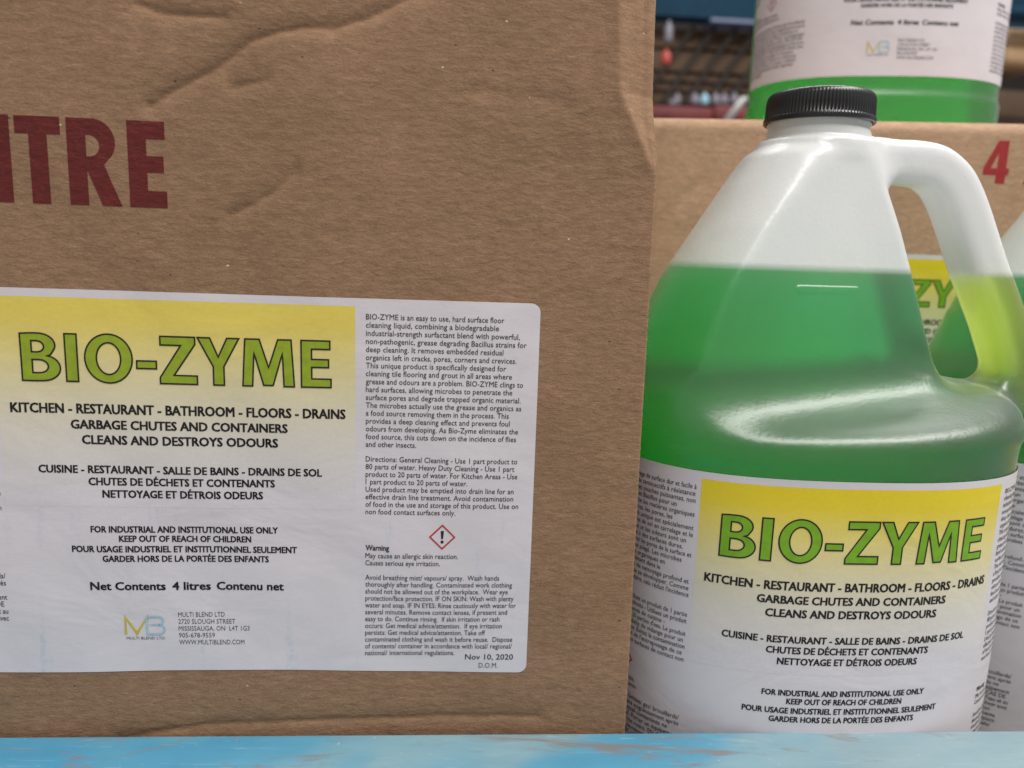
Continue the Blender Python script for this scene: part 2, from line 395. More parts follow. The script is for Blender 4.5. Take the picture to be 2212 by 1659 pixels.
ENGLISH = [(-6.73, -2.66, ["BIO-ZYME is an easy to use, hard surface floor", "cleaning liquid, combining a biodegradable", "industrial-strength surfactant blend with powerful,",
    "non-pathogenic, grease degrading Bacillus strains for", "deep cleaning. It removes embedded residual", "organics left in cracks, pores, corners and crevices.",
    "This unique product is specifically designed for", "cleaning tile flooring and grout in all areas where", "grease and odours are a problem. BIO-ZYME clings to",
    "hard surfaces, allowing microbes to penetrate the", "surface pores and degrade trapped organic material.", "The microbes actually use the grease and organics as",
    "a food source removing them in the process. This", "provides a deep cleaning effect and prevents foul", "odours from developing. As Bio-Zyme eliminates the",
    "food source, this cuts down on the incidence of flies", "and other insects."],
    [105.1, 103.4, 110.4, 112.7, 105.1, 109.5, 106.2, 108.2, 112.0, 108.5, 111.4, 111.7, 107.6, 108.0, 110.9, 110.3, 76.9]),
    (-54.35, -2.62, ["Directions: General Cleaning - Use 1 part product to", "80 parts of water. Heavy Duty Cleaning - Use 1 part", "product to 20 parts of water. For Kitchen Areas - Use",
    "1 part product to 20 parts of water.", "Used product may be emptied into drain line for an", "effective drain line treatment. Avoid contamination",
    "of food in the use and storage of this product. Use on", "non food contact surfaces only."], [111.0, 110.1, 111.2, 94.3, 110.1, 110.1, 111.9, 90.5]),
    (-88.36, -2.62, ["May cause an allergic skin reaction.", "Causes serious eye irritation."], [91.77, 85.6]),
    (-96.25, -2.548, ["Avoid breathing mist/ vapours/ spray.  Wash hands", "thoroughly after handling. Contaminated work clothing", "should not be allowed out of the workplace.  Wear eye",
    "protection/face protection. IF ON SKIN: Wash with plenty", "water and soap. IF IN EYES: Rinse cautiously with water for", "several minutes. Remove contact lenses, if present and",
    "easy to do. Continue rinsing.  If skin irritation or rash", "occurs: Get medical advice/attention.  If eye irritation", "persists: Get medical advice/attention. Take off",
    "contaminated clothing and wash it before reuse.  Dispose", "of contents/ container in accordance with local/ regional/", "national/ international regulations."],
    [106.2, 110.8, 109.4, 111.5, 112.4, 109.4, 106.8, 107.7, 101.9, 111.6, 111.5, 91.3])]
FRENCH = [(-6.73, -2.56, ["BIO-ZYME est un liquide de nettoyage de surface dur et facile à", "utiliser, combinant un mélange de tensioactifs à résistance", "industrielle biodégradable avec des souches puissantes, non",
    "pathogènes, dégradant les graisses Bacillus pour un", "nettoyage en profondeur. Il élimine les matières organiques", "résiduelles laissées dans les fissures, les pores, les",
    "coins et les crevasses. Ce produit unique est spécialement", "conçu pour nettoyer le revêtement de sol en carrelage et le", "coulis dans les zones où la graisse et les odeurs sont un",
    "problème. BIO-ZYME s'accroche à des surfaces dures,", "permettant aux microbes de pénétrer les pores de la surface et", "de dégrader le matériel organique piégé. Les microbes",
    "utilisent la graisse et les matières organiques en", "tant que nourriture en les supprimant dans le", "processus. Cela procure un effet de nettoyage profond et",
    "empêche les mauvaises odeurs de se développer. Comme", "Bio-Zyme élimine la source alimentaire, cela réduit l'incidence", "des mouches et autres insectes."]),
    (-55.4, -2.52, ["Directions: Nettoyage général - Utilisez un produit de 1 partie", "pour 80 parties d'eau. Nettoyage robuste - Utilisez un produit", "pour 20 parties d'eau. Pour les zones de cuisine -",
    "Utilisez un produit de 1 partie pour 20 parties d'eau. Le produit", "utilisé peut être vidé dans la conduite de vidange pour un", "traitement en ligne de drain efficace. Évitez la contamination",
    "des aliments lors de l'utilisation et de l'entreposage de ce", "produit. Utiliser uniquement sur des surfaces de contact non", "alimentaires."]),
    (-88.9, -2.6, ["Peut provoquer une allergie cutanée.", "Provoque des lésions oculaires graves."]),
    (-96.5, -2.5, ["Éviter de respirer les poussières/ fumées/ gaz/ brouillards/", "vapeurs/ aérosols. Se laver les mains soigneusement après", "manipulation. Les vêtements de travail contaminés ne",
    "doivent pas sortir du lieu de travail. Porter un équipement", "de protection des yeux/du visage/des mains. EN CAS DE", "CONTACT AVEC LA PEAU: Laver abondamment à l'eau et au",
    "savon. EN CAS DE CONTACT AVEC LES YEUX: Rincer avec", "précaution à l'eau. Enlever les lentilles. Si l'irritation", "persiste: consulter un médecin. Enlever les vêtements",
    "contaminés et les laver. Éliminer le contenu/ récipient", "conformément à la réglementation locale/ régionale/", "nationale/ internationale."])]
LABEL_H, LABEL_L, LABEL_R, PANEL = 130.4, -116.9, 116.9, 56.7

def label_prints():
    g = {}
    k, x0 = 15.35, -48.85; kx = 97.7 / 6.468
    fill, line = Print(), Print()
    for ox, loops in TITLE:
        lp = [densify([((ox + x) * kx + x0, y * k - 29.52) for x, y in l], 1.6) for l in loops]
        fill.poly(lp)
        for l in lp: line.ribbon(l, 0.52)
    g['title_fill'] = (fill, 'green', 0.06); g['title_outline'] = (line, 'black', 0.10)
    h = Print()
    for t, a, b, z, c, bo in (("KITCHEN - RESTAURANT - BATHROOM - FLOORS - DRAINS", -53.27, 53.53, -39.95, 3.08, .15), ("GARBAGE CHUTES AND CONTAINERS", -34.86, 34.66, -45.04, 2.84, .145),
        ("CLEANS AND DESTROYS ODOURS", -31.59, 31.43, -50.11, 2.86, .145), ("CUISINE - RESTAURANT - SALLE DE BAINS - DRAINS DE SOL", -45.73, 45.72, -59.88, 2.5, .125),
        ("CHUTES DE DÉCHETS ET CONTENANTS", -30.11, 30.08, -63.96, 2.47, .125), ("NETTOYAGE ET DÉTROIS ODEURS", -25.87, 26.11, -68.16, 2.48, .125)):
        h.line(t, a, b, z, c, bo)
    g['heading_text'] = (h, 'black', 0.06)
    u = Print()
    for t, a, b, z, c, bo in (("FOR INDUSTRIAL AND INSTITUTIONAL USE ONLY", -30.19, 30.8, -80.17, 2.12, .10), ("KEEP OUT OF REACH OF CHILDREN", -21.23, 21.9, -83.39, 2.08, .10),
        ("POUR USAGE INDUSTRIEL ET INSTITUTIONNEL SEULEMENT", -36.56, 37.06, -87.09, 2.13, .10), ("GARDER HORS DE LA PORTÉE DES ENFANTS", -26.86, 27.62, -90.44, 2.09, .10),
        ("Net Contents", -31.4, -6.8, -100.53, 2.76, .135), ("4 litres", -4.7, 8.0, -100.53, 2.76, .135), ("Contenu net", 9.9, 32.5, -100.53, 2.76, .135)):
        u.line(t, a, b, z, c, bo)
    g['usage_text'] = (u, 'black', 0.06)
    ad = Print()
    for t, b, z in (("MULTI BLEND LTD", 12.32, -110.36), ("2720 SLOUGH STREET", 15.85, -112.88), ("MISSISSAUGA, ON  L4T 1G3", 20.62, -115.42), ("905-678-9559", 8.91, -117.92), ("WWW.MULTIBLEND.COM", 18.78, -120.46)):
        ad.line(t, -3.12, b, z, 1.68)
    ad.line("MULTI BLEND LTD.", -20.49, -7.58, -118.6, 0.95)
    g['address_text'] = (ad, 'grey', 0.06)
    lm = Print(); lm.ribbon([(-20.6, -116.7), (-20.6, -110.4), (-17.0, -116.4), (-13.3, -110.3), (-13.3, -111.2)], 0.85, False)
    g['logo_letter_m'] = (lm, 'gold', 0.08)
    lb = Print(); lb.ribbon([(-13.6, -116.6), (-13.6, -110.3)] + arc(-9.7, -111.75, 1.5, 1.45, 90, -90, 10) + [(-13.2, -113.2)] + [(-9.9, -113.2)] + arc(-9.6, -114.9, 1.8, 1.7, 90, -90, 10) + [(-13.6, -116.6)], 0.62, False)
    g['logo_letter_b'] = (lb, 'sky', 0.145)
    e = Print()
    for top, step, rows, ends in ENGLISH:
        for i, (t, x1) in enumerate(zip(rows, ends)): e.line(t, 60.15, x1, top + step * i, 1.80, 0.012)
    e.line("Warning", 60.2, 68.22, -85.57, 1.89, 0.08)
    g['english_small_print'] = (e, 'grey', 0.06)
    f = Print()
    for top, step, rows in FRENCH:
        for i, t in enumerate(rows):
            wd = text_mesh(t)[0][:, 0]; wd = (wd.max() - wd.min()) * 1.80 / CAP * 0.86
            f.line(t, -111.5, -111.5 + min(wd, 53.2), top + step * i, 1.80, 0.012)
    f.line("Avertissement", -111.5, -97.5, -86.2, 1.89, 0.08)
    g['french_small_print'] = (f, 'grey', 0.06)
    for tail, cx in (('', 86.19), ('_', -84.0)):
        d, x = Print(), Print()
        d.ribbon([(cx - 4.2, -80.5), (cx, -76.3), (cx + 4.2, -80.5), (cx, -84.7)], 0.52)
        x.poly([[(cx - .55, -78.3), (cx + .55, -78.3), (cx + .32, -81.2), (cx - .32, -81.2)]]); x.poly([arc(cx, -82.25, .55, .55, 0, 340, 12)])
        g['warning_diamond' + tail] = (d, 'danger', 0.06); g['exclamation_mark' + tail] = (x, 'black', 0.06)
    return g
PRINTS = label_prints()
DATE = Print(); DATE.line("Nov 10, 2020", 95.06, 112.07, -125.9, 2.0, 0.03); DATE.line("D.O.M.", 99.97, 106.68, -129.05, 1.85)

def strips(pr, step=2.0):                             # cut flat print into narrow upright strips so it can follow a bend
    V = np.vstack(pr.V); bm = bmesh.new(); vs = [bm.verts.new((x, y, 0)) for x, y in V]
    for f in pr.F:
        try: bm.faces.new([vs[i] for i in f])
        except ValueError: pass
    for u in np.arange(V[:, 0].min() + step, V[:, 0].max(), step):
        bmesh.ops.bisect_plane(bm, geom=bm.verts[:] + bm.edges[:] + bm.faces[:], plane_co=(u, 0, 0), plane_no=(1, 0, 0))
    bm.verts.index_update(); out = Print()
    out.add([v.co[:2] for v in bm.verts], [tuple(v.index for v in f.verts) for f in bm.faces]); bm.free(); return out
def lay(pr, fn, lift):                                # put flat print on a surface: fn(u, v, lift) -> xyz
    V = np.vstack(pr.V); return fn(V[:, 0], V[:, 1], lift), pr.F

def rounded_grid(u0, u1, v0, v1, r, nu, nv):
    # sheet with rounded corners: a grid whose border rows are pulled in
    us = np.linspace(u0, u1, nu); vs = np.linspace(v0, v1, nv)
    vs = np.unique(np.concatenate([vs, v1 - r * (1 - np.cos(np.linspace(0, np.pi / 2, 7))), v0 + r * (1 - np.cos(np.linspace(0, np.pi / 2, 7)))]))
    U = []; Vv = []
    for v in vs:
        d = min(v - v0, v1 - v); ins = r - math.sqrt(max(r * r - (r - d) ** 2, 0)) if d < r else 0
        U.append(np.interp(us, [u0, u1], [u0 + ins, u1 - ins])); Vv.append(np.full(nu, v))
    U = np.array(U); Vv = np.array(Vv); n = len(vs)
    F = [(j * nu + i, j * nu + i + 1, (j + 1) * nu + i + 1, (j + 1) * nu + i) for j in range(n - 1) for i in range(nu - 1)]
    return U.ravel(), Vv.ravel(), F

# ------------------------------------------------------------------ storage rack: scraped blue beam and the deck behind it
rack = thing('storage_rack', (0, 220, -247), 'scraped light blue steel beam along the shelf edge under the front carton', 'rack')
bevel_box('beam', (-900, 900, -40, 29.0, -46, 79.4), M['beam'], rack, 2.2, 4)
for i in range(6):
    bevel_box('deck_board', (-900, 900, 30.5 + i * 100, 128.5 + i * 100, -18, 0), M['deck'], rack, 1.5, 2)

# ------------------------------------------------------------------ front carton
D = 252.0
def seg_valley(x, z, pts, amp, w):
    dmin = np.full(x.shape, 1e9)
    for (ax, az), (bx, bz) in zip(pts[:-1], pts[1:]):
        dx, dz = bx - ax, bz - az; t = np.clip(((x - ax) * dx + (z - az) * dz) / (dx * dx + dz * dz), 0, 1)
        dmin = np.minimum(dmin, np.hypot(x - ax - t * dx, z - az - t * dz))
    return amp * np.exp(-dmin / w)
W1 = [(2, 86), (-20.5, 75.4), (-30.1, 70.4), (-41.4, 66.5), (-49.2, 66.4), (-57.1, 64.7), (-66.7, 61.3), (-75.1, 54.0), (-80.9, 50.8), (-92.2, 44.4), (-96.8, 40.8)]
W2 = [(-61.8, 50.4), (-65.8, 49.1), (-72.0, 47.7)]
W3 = [(-53.0, 23.5), (-58.9, 17.8), (-64.9, 13.6), (-73.5, 9.3)]
W4 = [(-98.8, 70.0), (-92.4, 68.0), (-84.7, 67.6), (-73.7, 67.9)]
W5 = [(2, 50), (12, 49.5), (22, 49), (30, 48.5)]
WB = [(-116, -171.5), (-98.4, -168.4), (-82.4, -166.1), (-58.4, -165.4), (-35.8, -164.8), (-4.7, -164.0), (30, -163.5)]
def edge_x(z): return np.interp(z, [-170, 8, 34, 52, 90], [62.7, 61.6, 61.4, 60.8, 59.8])
def edge_r(z): return np.interp(z, [-250, 22, 30, 45, 95], [0.9, 0.9, 1.8, 4.2, 4.6])
def front_y(x, z):
    x = np.asarray(x, float); z = np.asarray(z, float)
    y = seg_valley(x, z, W1, 1.1, 2.6) + seg_valley(x, z, W2, 0.6, 2.2) + seg_valley(x, z, W3, 0.9, 2.6) + seg_valley(x, z, W4, 0.8, 2.2) + seg_valley(x, z, W5, 0.5, 3)
    y = y + seg_valley(x, z, W1, 0.4, 1.1) + seg_valley(x, z, W3, 0.22, 1.1) + seg_valley(x, z, W4, 0.4, 1.0) + seg_valley(x, z, W2, 0.3, 1.0)
    y = y + seg_valley(x, z, WB, 0.8, 1.8)
    y = y + 0.35 * np.sin(x / 31 + z / 47) + 0.25 * np.sin(x / 17 - z / 23 + 1.0) + 0.10 * np.sin(x / 7.3 + z / 9.1)
    xc = np.interp(z, [25, 30.7, 52.3, 79, 110], [61, 58.9, 48.0, 46.0, 45.0])
    push = np.clip(x - xc, 0, None) * 0.7 * np.clip((z - 22) / 10, 0, 1)
    ridge = np.exp(-np.abs(x - xc) / 2.2) * -0.5 * np.clip((z - 24) / 8, 0, 1)
    return D + y + push + ridge
carton = thing('cardboard_carton', (-88, D, -247), 'large brown carton with part of the word LITRE in maroon on its crumpled front', 'carton', 'kraft cartons of jugs')
ox, oy, oz = -88.0, D, -247.0
def loc_c(P): return np.asarray(P) - np.array([ox, oy, oz])
xl = np.concatenate([np.linspace(-239, -160, 40), np.linspace(-158.6, 0.0, 210)])
tt = np.linspace(0, 1, 62)[1:]
zs = np.concatenate([np.linspace(-247, -174, 30), np.linspace(-173, 92, 340)])
rows = []
for z in zs:
    X1 = float(edge_x(z)); r = float(edge_r(z)); flat = np.concatenate([xl, tt * (X1 - r)])
    yy = front_y(flat, np.full(flat.shape, z))
    fu = 0.10 * math.sin(z * 1.9) * math.sin(z * 0.73 + 1) + 0.07 * math.sin(z * 5.3 + 2) * math.sin(z * 0.31)
    an = np.linspace(0, math.pi / 2, 9)[1:]
    ax = X1 - r + r * np.sin(an) + fu * 0.6; ay = yy[-1] + r * (1 - np.cos(an))
    sxx = np.full(4, ax[-1]); syy = ay[-1] + np.array([1, 3, 6, 10.0])
    rows.append(np.stack([np.concatenate([flat, ax, sxx]), np.concatenate([yy, ay, syy]), np.full(len(flat) + 12, z)], 1))
nr, nc = len(rows), len(rows[0])
V = np.vstack(rows); F = [(j * nc + i, j * nc + i + 1, (j + 1) * nc + i + 1, (j + 1) * nc + i) for j in range(nr - 1) for i in range(nc - 1)]
build('front_panel', loc_c(V), F, M['card'], carton, True)
def slab(name, dims, mat=None):
    Vb, Fb = box_vf(*dims); return build(name, loc_c(Vb), Fb, mat or M['card'], carton)
slab('side_panel', (56.5, 59.4, D + 14, D + 236, -247, 88))
slab('side_panel', (-239, -235.5, D + 3, D + 236, -247, 88))
slab('back_panel', (-235.4, 56.4, D + 232, D + 236, -247, 88))
slab('top_flap', (-239, 56.4, D + 8, D + 121, 88.2, 92)); slab('top_flap', (-239, 56.4, D + 121.5, D + 236, 88.2, 92))
slab('bottom_flap', (-235.4, 56.4, D + 3.2, D + 231.8, -247, -243.5))

XC, ZT = -91.34, -15.43
def on_front(u, v, lift):
    x = np.asarray(u) + XC; z = np.asarray(v) + ZT
    return np.stack([x, front_y(x, z) - 0.16 - lift, z], 1)
U, Vv, F = rounded_grid(LABEL_L, LABEL_R, -LABEL_H, 0, 3.0, 190, 105)
Vv = Vv + np.interp(Vv, [-LABEL_H, -LABEL_H + 12], [1, 0]) * (0.45 * np.sin(U / 27.0 + 0.6) + 0.9 * np.clip(-U / 117, 0, 1))
sticker = build('sticker', loc_c(on_front(U, Vv, 0)), F, M['paper'], carton, True, label='white sticker with a yellow panel, green title and rows of black small print')
M['panel_front'] = gradient_ink('printed_yellow_fade', 0.247 + (ZT - 2.5) / 1000, 0.247 + (ZT - 128) / 1000, WHITE, 0.14)
U, Vv, F = rounded_grid(-PANEL, PANEL, -128.2, -2.6, 0.01, 95, 105)
keep = np.array([np.mean([Vv[i] for i in f]) > -72 for f in F])
build('yellow_panel', loc_c(on_front(U, Vv, 0.02)), [f for f, k in zip(F, keep) if k], M['panel_front'], sticker, True)
for nm, (pr, mt, lift) in PRINTS.items():
    V, F = lay(pr, on_front, lift + 0.04); build(nm.rstrip('_'), loc_c(V), F, M['olive' if nm == 'title_fill' else mt], sticker)
V, F = lay(DATE, on_front, 0.1); build('date_stamp', loc_c(V), F, M['grey'], sticker)

# maroon stencil letters, pressed into the board
HEAVY = {
    'I': [[(0, 0), (0, 1), (.22, 1), (.22, 0)]],
    'L': [[(0, 0), (0, 1), (.21, 1), (.21, .19), (.43, .19), (.43, 0)]],
    'T': [[(.155, 0), (.155, .80), (0, .80), (0, 1), (.52, 1), (.52, .80), (.365, .80), (.365, 0)]],
    'R': [[(0, 0), (0, 1), (.27, 1)] + arc(.29, .735, .26, .265, 85, -50, 12) + [(.41, .475), (.60, 0), (.375, 0), (.215, .41), (.215, 0)], [(.215, .565), (.215, .815)] + arc(.25, .69, .12, .125, 80, -80, 8)],
    'E': [[(0, 0), (0, 1), (.435, 1), (.435, .795), (.215, .795), (.215, .60), (.41, .60), (.41, .41), (.215, .41), (.215, .195), (.435, .195), (.435, 0)]],
    '4': [[(.30, 0), (.30, .20), (0, .20), (0, .37), (.28, 1), (.52, 1), (.52, .36), (.585, .36), (.585, .20), (.52, .20), (.52, 0)], [(.17, .36), (.31, .36), (.31, .71)]],
    'X': [[(0, 0), (.20, .51), (.01, 1), (.235, 1), (.32, .72), (.41, 1), (.62, 1), (.43, .51), (.63, 0), (.40, 0), (.31, .29), (.22, 0)]]}
def stencil(word_pos, h, base, fn, parent, mat, to_local, thick=0.10):
    for ch, x0 in word_pos:
        pr = Print(); pr.poly([densify([(x * h + x0, y * h + base) for x, y in lp], 1.2) for lp in HEAVY[ch]])
        V2 = np.vstack(pr.V); n = len(V2)
        top = fn(V2[:, 0], V2[:, 1], thick); bot = fn(V2[:, 0], V2[:, 1], 0.02)
        # pull the proud face in a hair so the letter edge is a soft bevel
        F = list(pr.F); st = 0
        for lp in HEAVY[ch]:
            k = len(densify([(x * h + x0, y * h + base) for x, y in lp], 1.2))
            F += [(st + i, st + (i + 1) % k, n + st + (i + 1) % k, n + st + i) for i in range(k)]; st += k
        o = build('stencil_letter', to_local(np.vstack([top, bot])), F, mat, parent)
        bm = bmesh.new(); bm.from_mesh(o.data); bmesh.ops.recalc_face_normals(bm, faces=bm.faces); bm.to_mesh(o.data); bm.free()
def on_board(x, z, lift):
    x = np.asarray(x, float); z = np.asarray(z, float); return np.stack([x, front_y(x, z) - lift, z], 1)
stencil([('L', -158.5), ('I', -144.5), ('T', -137.2), ('R', -121.9), ('E', -104.0)], 25.9, 10.7, on_board, carton, M['red_ink'], loc_c)

# ------------------------------------------------------------------ jug: implicit surface, then surface nets
N_SE, AX, BY, OFFX = 2.5, 80.0, 56.0, 6.0
LEVEL = 246.0
def smin(a, b, k):
    h = np.clip(0.5 + 0.5 * (b - a) / k, 0, 1); return b * (1 - h) + a * h - k * h * (1 - h)
def smax(a, b, k): return -smin(-a, -b, k)
def sell(x, y, a, b, n=N_SE):
    ax = np.abs(x) / a; ay = np.abs(y) / b
    f = np.maximum((ax ** n + ay ** n), 1e-9) ** (1 / n)
    g = np.sqrt((ax ** (n - 1) / a) ** 2 + (ay ** (n - 1) / b) ** 2) * f ** (1 - n)
    return np.maximum((f - 1) / np.maximum(g, 1e-6), -np.minimum(a, b))
def sstep(a, b, x):
    t = np.clip((x - a) / (b - a), 0, 1); return t * t * (3 - 2 * t)
def plane_through(A, B, C):
    A, B, C = map(np.array, (A, B, C)); n = np.cross(B - A, C - A); n = n / np.linalg.norm(n)
    if n[1] > 0: n = -n
    return n, float(n @ A)
PN, PC = plane_through((3, -22.5, 287), (-46, -40.5, 206), (56, -18, 206))
HANDLE = [(14, 287), (39, 287.6), (50, 284), (58.5, 274), (71.5, 248), (84.5, 223), (90, 204), (80, 178)]
def spline(P, n=7):
    P = [np.array(p, float) for p in P]; P = [2 * P[0] - P[1]] + P + [2 * P[-1] - P[-2]]; out = []
    for a, b, c, d in zip(P[:-3], P[1:-2], P[2:-1], P[3:]):
        for i in range(n):
            t = i / n; out.append(0.5 * (2 * b + (c - a) * t + (2 * a - 5 * b + 4 * c - d) * t * t + (3 * b - a - 3 * c + d) * t ** 3))
    return out + [P[-2]]
HPATH = spline(HANDLE, 5)
def jug_field(x, y, z):
    off = -1.5 * (sstep(27, 33, z) - sstep(178, 189, z)) - 0.35 * (sstep(181, 183, z) - sstep(183, 185, z))
    low = sell(x - OFFX, y, AX + off, BY + off)
    low = smax(low, z - 202.5, 19); low = smax(low, -z, 12)
    zc = [185, 200, 215, 227, 240, 260, 276, 287, 293]
    L = np.interp(z, zc, [70, 71, 66, 61.5, 56, 44, 34.5, 27.5, 22]); Rr = np.interp(z, zc, [55, 52, 47, 42.5, 38, 31, 25, 22, 21])
    b = np.interp(z, zc, [51, 54, 52, 49, 45, 37, 29, 24.5, 21])
    up = sell(x - (Rr - L) / 2, y, (L + Rr) / 2, b, 2.35) * 0.86
    up = smax(up, z - 292, 5); up = smax(up, 183 - z, 3)
    d = smin(low, up, 12)
    for s in (1, -1):
        sP = PN[0] * x + PN[1] * y * s + PN[2] * z - PC
        ledge = 201.5 - 0.40 * np.clip(y * -s - 25, 0, 60) + 0.03 * (x - 10)
        rec = smax(-sP, ledge - z, 15)
        d = smax(d, -rec, 1.6 + 6 * (1 - sstep(198, 212, z)))
    hd = np.full(x.shape, 1e9)
    for (ax, az), (bx, bz) in zip(HPATH[:-1], HPATH[1:]):
        dx, dz = bx - ax, bz - az
        t = np.clip(((x - ax) * dx + (z - az) * dz) / (dx * dx + dz * dz), 0, 1)
        hd = np.minimum(hd, (x - ax - t * dx) ** 2 + (z - az - t * dz) ** 2)
    hd = (hd ** 1.75 + (np.abs(y) * 0.80) ** 3.5) ** (1 / 3.5) - 8.3
    d = smin(d, hd, 9)
    rr = np.hypot(x, y)
    flange = smax(rr - 22.3, np.abs(z - 290.0) - 4.0, 2.2)
    neck = np.maximum(rr - 18.7 - 0.4 * np.cos((z - 297) * 1.9), np.abs(z - 296) - 10)
    return smin(smin(d, flange, 2.0), neck, 0.8)
def surface_nets(fn, lo, hi, h):
    ax = [np.arange(l, u + h, h) for l, u in zip(lo, hi)]
    X, Y, Z = np.meshgrid(*ax, indexing='ij')
    v = fn(X, Y, Z); s = v < 0
    nx, ny, nz = v.shape; shp = (nx - 1, ny - 1, nz - 1)
    acc = np.zeros(shp + (3,)); cnt = np.zeros(shp)
    for a in range(3):
        o1, o2 = [q for q in range(3) if q != a]
        for j in (0, 1):
            for k in (0, 1):
                sl0 = [None] * 3; sl1 = [None] * 3
                sl0[a] = slice(0, -1); sl1[a] = slice(1, None)
                for o_, jj in ((o1, j), (o2, k)):
                    n_ = v.shape[o_]; sl0[o_] = sl1[o_] = slice(jj, n_ - 1 + jj)
                A = v[tuple(sl0)]; B = v[tuple(sl1)]; msk = (A < 0) != (B < 0)
                t = np.where(msk, A / np.where(msk, A - B, 1), 0)
                acc[..., a] += t * msk; acc[..., o1] += j * msk; acc[..., o2] += k * msk; cnt += msk
    act = cnt > 0; idx = np.full(shp, -1); idx[act] = np.arange(act.sum())
    ii = np.argwhere(act); P = (ii + acc[act] / cnt[act][:, None]) * h + np.array(lo)
    Fs = []
    for a in range(3):
        b, c = (a + 1) % 3, (a + 2) % 3
        sl0 = [slice(None)] * 3; sl1 = [slice(None)] * 3; sl0[a] = slice(0, -1); sl1[a] = slice(1, None)
        A = s[tuple(sl0)]; B = s[tuple(sl1)]
        e = np.argwhere(A != B); e = e[(e[:, b] > 0) & (e[:, c] > 0) & (e[:, b] < v.shape[b] - 1) & (e[:, c] < v.shape[c] - 1)]
        inside = A[tuple(e.T)]
        def cell(db, dc):
            q = e.copy(); q[:, b] += db; q[:, c] += dc; return idx[tuple(q.T)]
        Q = np.stack([cell(-1, -1), cell(0, -1), cell(0, 0), cell(-1, 0)], 1)
        Q[~inside] = Q[~inside][:, ::-1]; Fs.append(Q)
    return P, np.vstack(Fs)
def newton(fn, P, it=3):
    for _ in range(it):
        e = 0.3; d = fn(*P.T)
        g = np.stack([(fn(*(P + np.eye(3)[k] * e).T) - fn(*(P - np.eye(3)[k] * e).T)) / (2 * e) for k in range(3)], 1)
        st = d[:, None] * g / np.maximum((g ** 2).sum(1, keepdims=True), 0.05)
        n_ = np.linalg.norm(st, axis=1, keepdims=True); P = P - st * np.minimum(1, 1.0 / np.maximum(n_, 1e-9)) * 0.9
    return P
LO, HI = (-80, -62, -3), (106, 62, 314)
JV, JF = surface_nets(jug_field, LO, HI, 1.6); JV = newton(jug_field, JV)
def in_handle(x, z): return np.maximum(65.0 - x + (z - 210) * -0.35, 193.0 - z)
LV, LF = surface_nets(lambda x, y, z: np.maximum(np.maximum(jug_field(x, y, z) + 1.0, z - LEVEL), -in_handle(x, z) + 0.15), LO, (106, 62, LEVEL + 4), 1.6)
HV, HF = surface_nets(lambda x, y, z: np.maximum(np.maximum(jug_field(x, y, z) + 1.0, z - LEVEL), in_handle(x, z) + 0.15), (40, -62, 186), (106, 62, LEVEL + 4), 1.6)

# label wrapped round the body: arc length from the front centre
_x = np.concatenate([-(AX - 1.35) * np.cos(np.linspace(0, np.pi / 2, 1500)) ** 1.0, (AX - 1.35) * np.sin(np.linspace(0, np.pi / 2, 1500))[1:]])
_y = -(BY - 1.35) * np.maximum(1 - np.abs(_x / (AX - 1.35)) ** N_SE, 0) ** (1 / N_SE)
_s = np.concatenate([[0], np.cumsum(np.hypot(np.diff(_x), np.diff(_y)))]); _s -= np.interp(0, _x, _s)
LAB_TOP = 174.0
def on_jug(u, v, lift):
    u = np.asarray(u, float); v = np.asarray(v, float)
    x = np.interp(u, _s, _x); y = np.interp(u, _s, _y)
    e = 0.05; tx = np.interp(u + e, _s, _x) - np.interp(u - e, _s, _x); ty = np.interp(u + e, _s, _y) - np.interp(u - e, _s, _y)
    l = np.maximum(np.hypot(tx, ty), 1e-9); nxv, nyv = ty / l, -tx / l
    w = 0.12 * np.sin(u / 13.0 + v / 21.0) + 0.10 * np.sin(v / 9.0 + u / 31.0)
    k = 0.35 + lift + w
    return np.stack([x + nxv * k + OFFX, y + nyv * k, v + LAB_TOP], 1)
SMAX = float(min(_s[-1], -_s[0])) - 0.3
M['panel_jug'] = gradient_ink('jug_yellow_fade', (LAB_TOP - 2.5) / 1000, (LAB_TOP - 128) / 1000, WHITE)

def make_jug(loc, rz, label):
    t = thing('plastic_jug', loc, label, 'jug', 'four litre jugs of green cleaner', rz)
    body = build('body', JV, JF, M['hdpe'], t, True)
    build('liquid', LV, LF, M['liquid'], t, False, label='green liquid seen through the milky wall')
    build('handle_liquid', HV, HF, M['lime'], t, False, label='green liquid in the hollow handle, tinted lime to stand for its glow')
    # cap: ribbed skirt, rolled top edge, hollow below
    n = 288; prof = [(19.0, 303.0), (19.2, 300.8), (19.8, 300.4), (20.4, 300.7), (20.5, 302.0), (19.85, 302.8), (19.75, 306), (19.6, 309.4), (19.3, 310.6), (18.6, 311.4), (17.4, 311.7), (10, 311.7), (0.01, 311.7)]
    Vc = []; Fc = []
    for j, (r, z) in enumerate(prof):
        for i in range(n):
            a = 2 * math.pi * i / n
            rib = 0.0
            if 302.7 < z < 310: rib = (0.30, 0.24, -0.05)[i % 3] - 0.1
            Vc.append(((r + rib) * math.cos(a), (r + rib) * math.sin(a), z))
    Fc = [(j * n + i, j * n + (i + 1) % n, (j + 1) * n + (i + 1) % n, (j + 1) * n + i) for j in range(len(prof) - 1) for i in range(n)]
    c = build('cap', Vc, Fc, M['cap'], t, True); c.data.set_sharp_from_angle(angle=math.radians(38))
    return t, body

